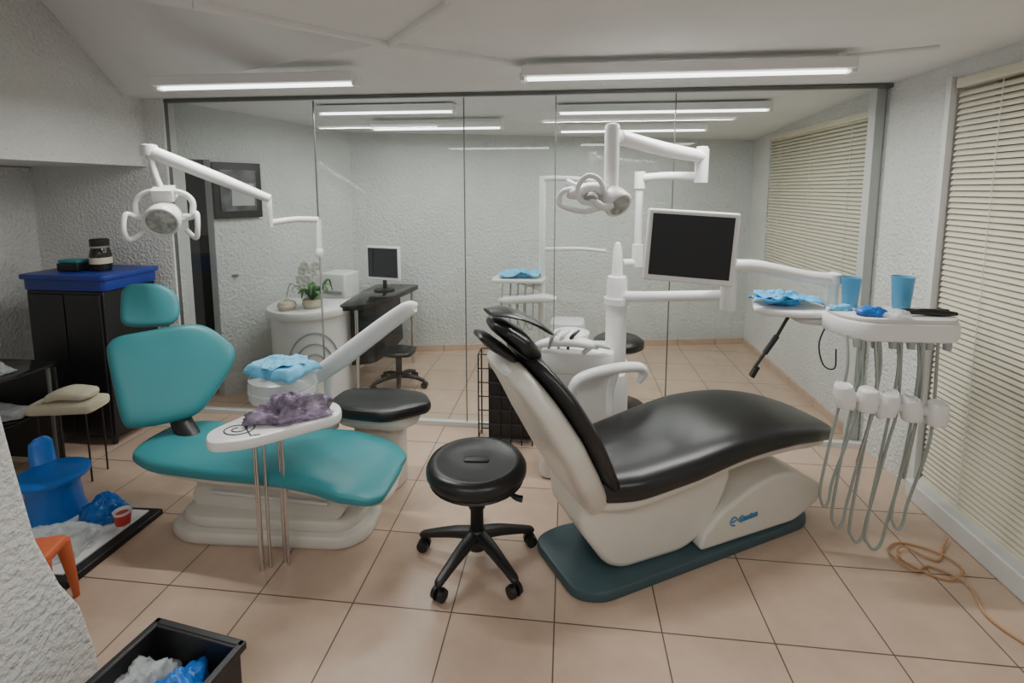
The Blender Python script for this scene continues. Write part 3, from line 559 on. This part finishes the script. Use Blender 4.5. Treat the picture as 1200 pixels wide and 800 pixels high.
for k in range(14):
    a_=R(26*k+10); u=V((math.cos(a_),math.sin(a_),0)); l=.12+.03*(k%3)
    G().sweep([V((0,0,.06)),u*l*.4+V((0,0,.12+.03*(k%2))),u*l*.8+V((0,0,.14+.03*(k%3))),u*l+V((0,0,.10+.03*(k%2)))],[.008,.022,.018,.003],[.002]*4,(-u.y,u.x,0),2,n=8).make("leaf",M_green,c)
for k in range(2): G().tube([(0,0,.06),(-.02+.03*k,0,.2),(-.05+.07*k,-.02,.30),(-.01+.05*k,-.03,.33)],.003,6,5).make("stem",M_green,c)
for k,(x,y,z) in enumerate([(-.05,-.03,.29),(-.02,-.04,.33),(.03,-.03,.28),(.0,-.05,.23),(-.07,-.03,.22),(.06,-.03,.33),(-.04,-.05,.17)]):
    g=G()
    for q in range(5):
        a_=R(72*q+20*k); g.sweep([V((x,y,z)),V((x+.022*math.cos(a_),y-.006,z+.022*math.sin(a_))),V((x+.042*math.cos(a_),y,z+.042*math.sin(a_)))],[.006,.022,.006],[.0015]*3,(-math.sin(a_),0,math.cos(a_)),2,n=8,sm=3)
    g.make("flower",M_petal,c)
info(G().lathe([(.001,0),(.05,0),(.07,.03),(.058,.06),(.025,.065),(.014,.08),(.001,.085)]).make("sugar_bowl",M_cream,loc=(-2.08,3.42,.70)),"small lidded pale green bowl on the reception counter","bowl")
c=thing("office_chair","black office chair with star base under the desk","chair",(-1.34,3.74,0))
G().sweep([(-.13,0,.30),(-.11,0,.30),(0,0,.30),(.11,0,.30),(.13,0,.30)],[.06,.11,.13,.11,.06],[.015,.022,.025,.022,.015],(0,1,0),3).make("seat",M_black,c)
G().cyl((0,0,.08),(0,0,.29),.025).make("column",M_bplas,c)
for i in range(5):
    a_=R(72*i); u=V((math.cos(a_),math.sin(a_),0))
    G().tube([V((0,0,.1)),u*.12+V((0,0,.09)),u*.21+V((0,0,.06))],[.022,.018,.014]).make("leg",M_bplas,c); G().cyl(u*.21+V((-u.y*.02,u.x*.02,.027)),u*.21-V((-u.y*.02,u.x*.02,-.027)),.027).make("caster",M_bplas,c)
c=thing("dental_unit","white dental unit with pole, lamp arm and tray beyond the glass","dental unit",(-.2,3.95,0))
G().cyl((0,0,0),(0,0,1.70),.026).make("pole",M_white,c)
G().tube([(0,0,1.68),(.15,-.05,1.68),(.42,-.1,1.66)],.02).make("lamp_arm",M_white,c)
G().slab(rnd([(-.40,-.15),(.02,-.15),(.04,.12),(-.38,.12)],.06),.86,.89,.01).make("tray",M_white,c); G().tube([(0,0,.8),(-.1,0,.83),(-.2,0,.86)],.025).make("tray_bracket",M_white,c)
G().sweep([(-.32,-.1,.70),(-.28,-.1,.72),(0,-.1,.74),(.12,-.1,.73)],[.04,.07,.07,.04],[.02,.035,.035,.02],(0,1,0),3).make("arm_cover",M_white,c)
G().slab(rnd([(.06,-.12),(.34,-.12),(.36,.14),(.08,.14)],.06),0,.54,.03).make("console",M_white,c)
for y in(0,.05): G().tube([(.03,0,1.12-.1*y),(.3,-.05,1.13),(.5,-.1,1.12)],.014).make("side_arm",M_white,c)
for k in range(4): G().tube([(-.3+.06*k,-.14,.86),(-.31+.06*k,-.15,.6),(-.25+.06*k,-.14,.5),(-.24+.06*k,-.1,.86)],.005,6,5).make("hose",M_hose,c)
info(G().sheet(.17,.11,.05,14).bag(.08,.05,.05,8).make("surgical_cloth",M_cyan,loc=(-.38,3.93,.893),solid=.002,ang=60),"crumpled light blue cloth on the far tray","cloth")
c=thing("stool","round black stool standing beyond the glass partition","stool",(.38,3.55,0))
G().lathe([(.001,.45),(.15,.45),(.18,.47),(.18,.51),(.15,.53),(.001,.525)]).make("seat",M_black,c); G().lathe([(.2,0),(.2,.02),(.05,.05),(.03,.06),(.03,.45)]).make("base",M_bplas,c)

# ================================================================ CAMERA
cd=bpy.data.cameras.new("camera"); cd.sensor_width=36; cd.lens=580/1200*36; cd.shift_y=-113/1200; cd.clip_start=.05
co=bpy.data.objects.new("camera",cd); co.location=(0,0,1.6); co.rotation_euler=(R(90-6.5),0,R(6.4)); COL.objects.link(co); SC.camera=co
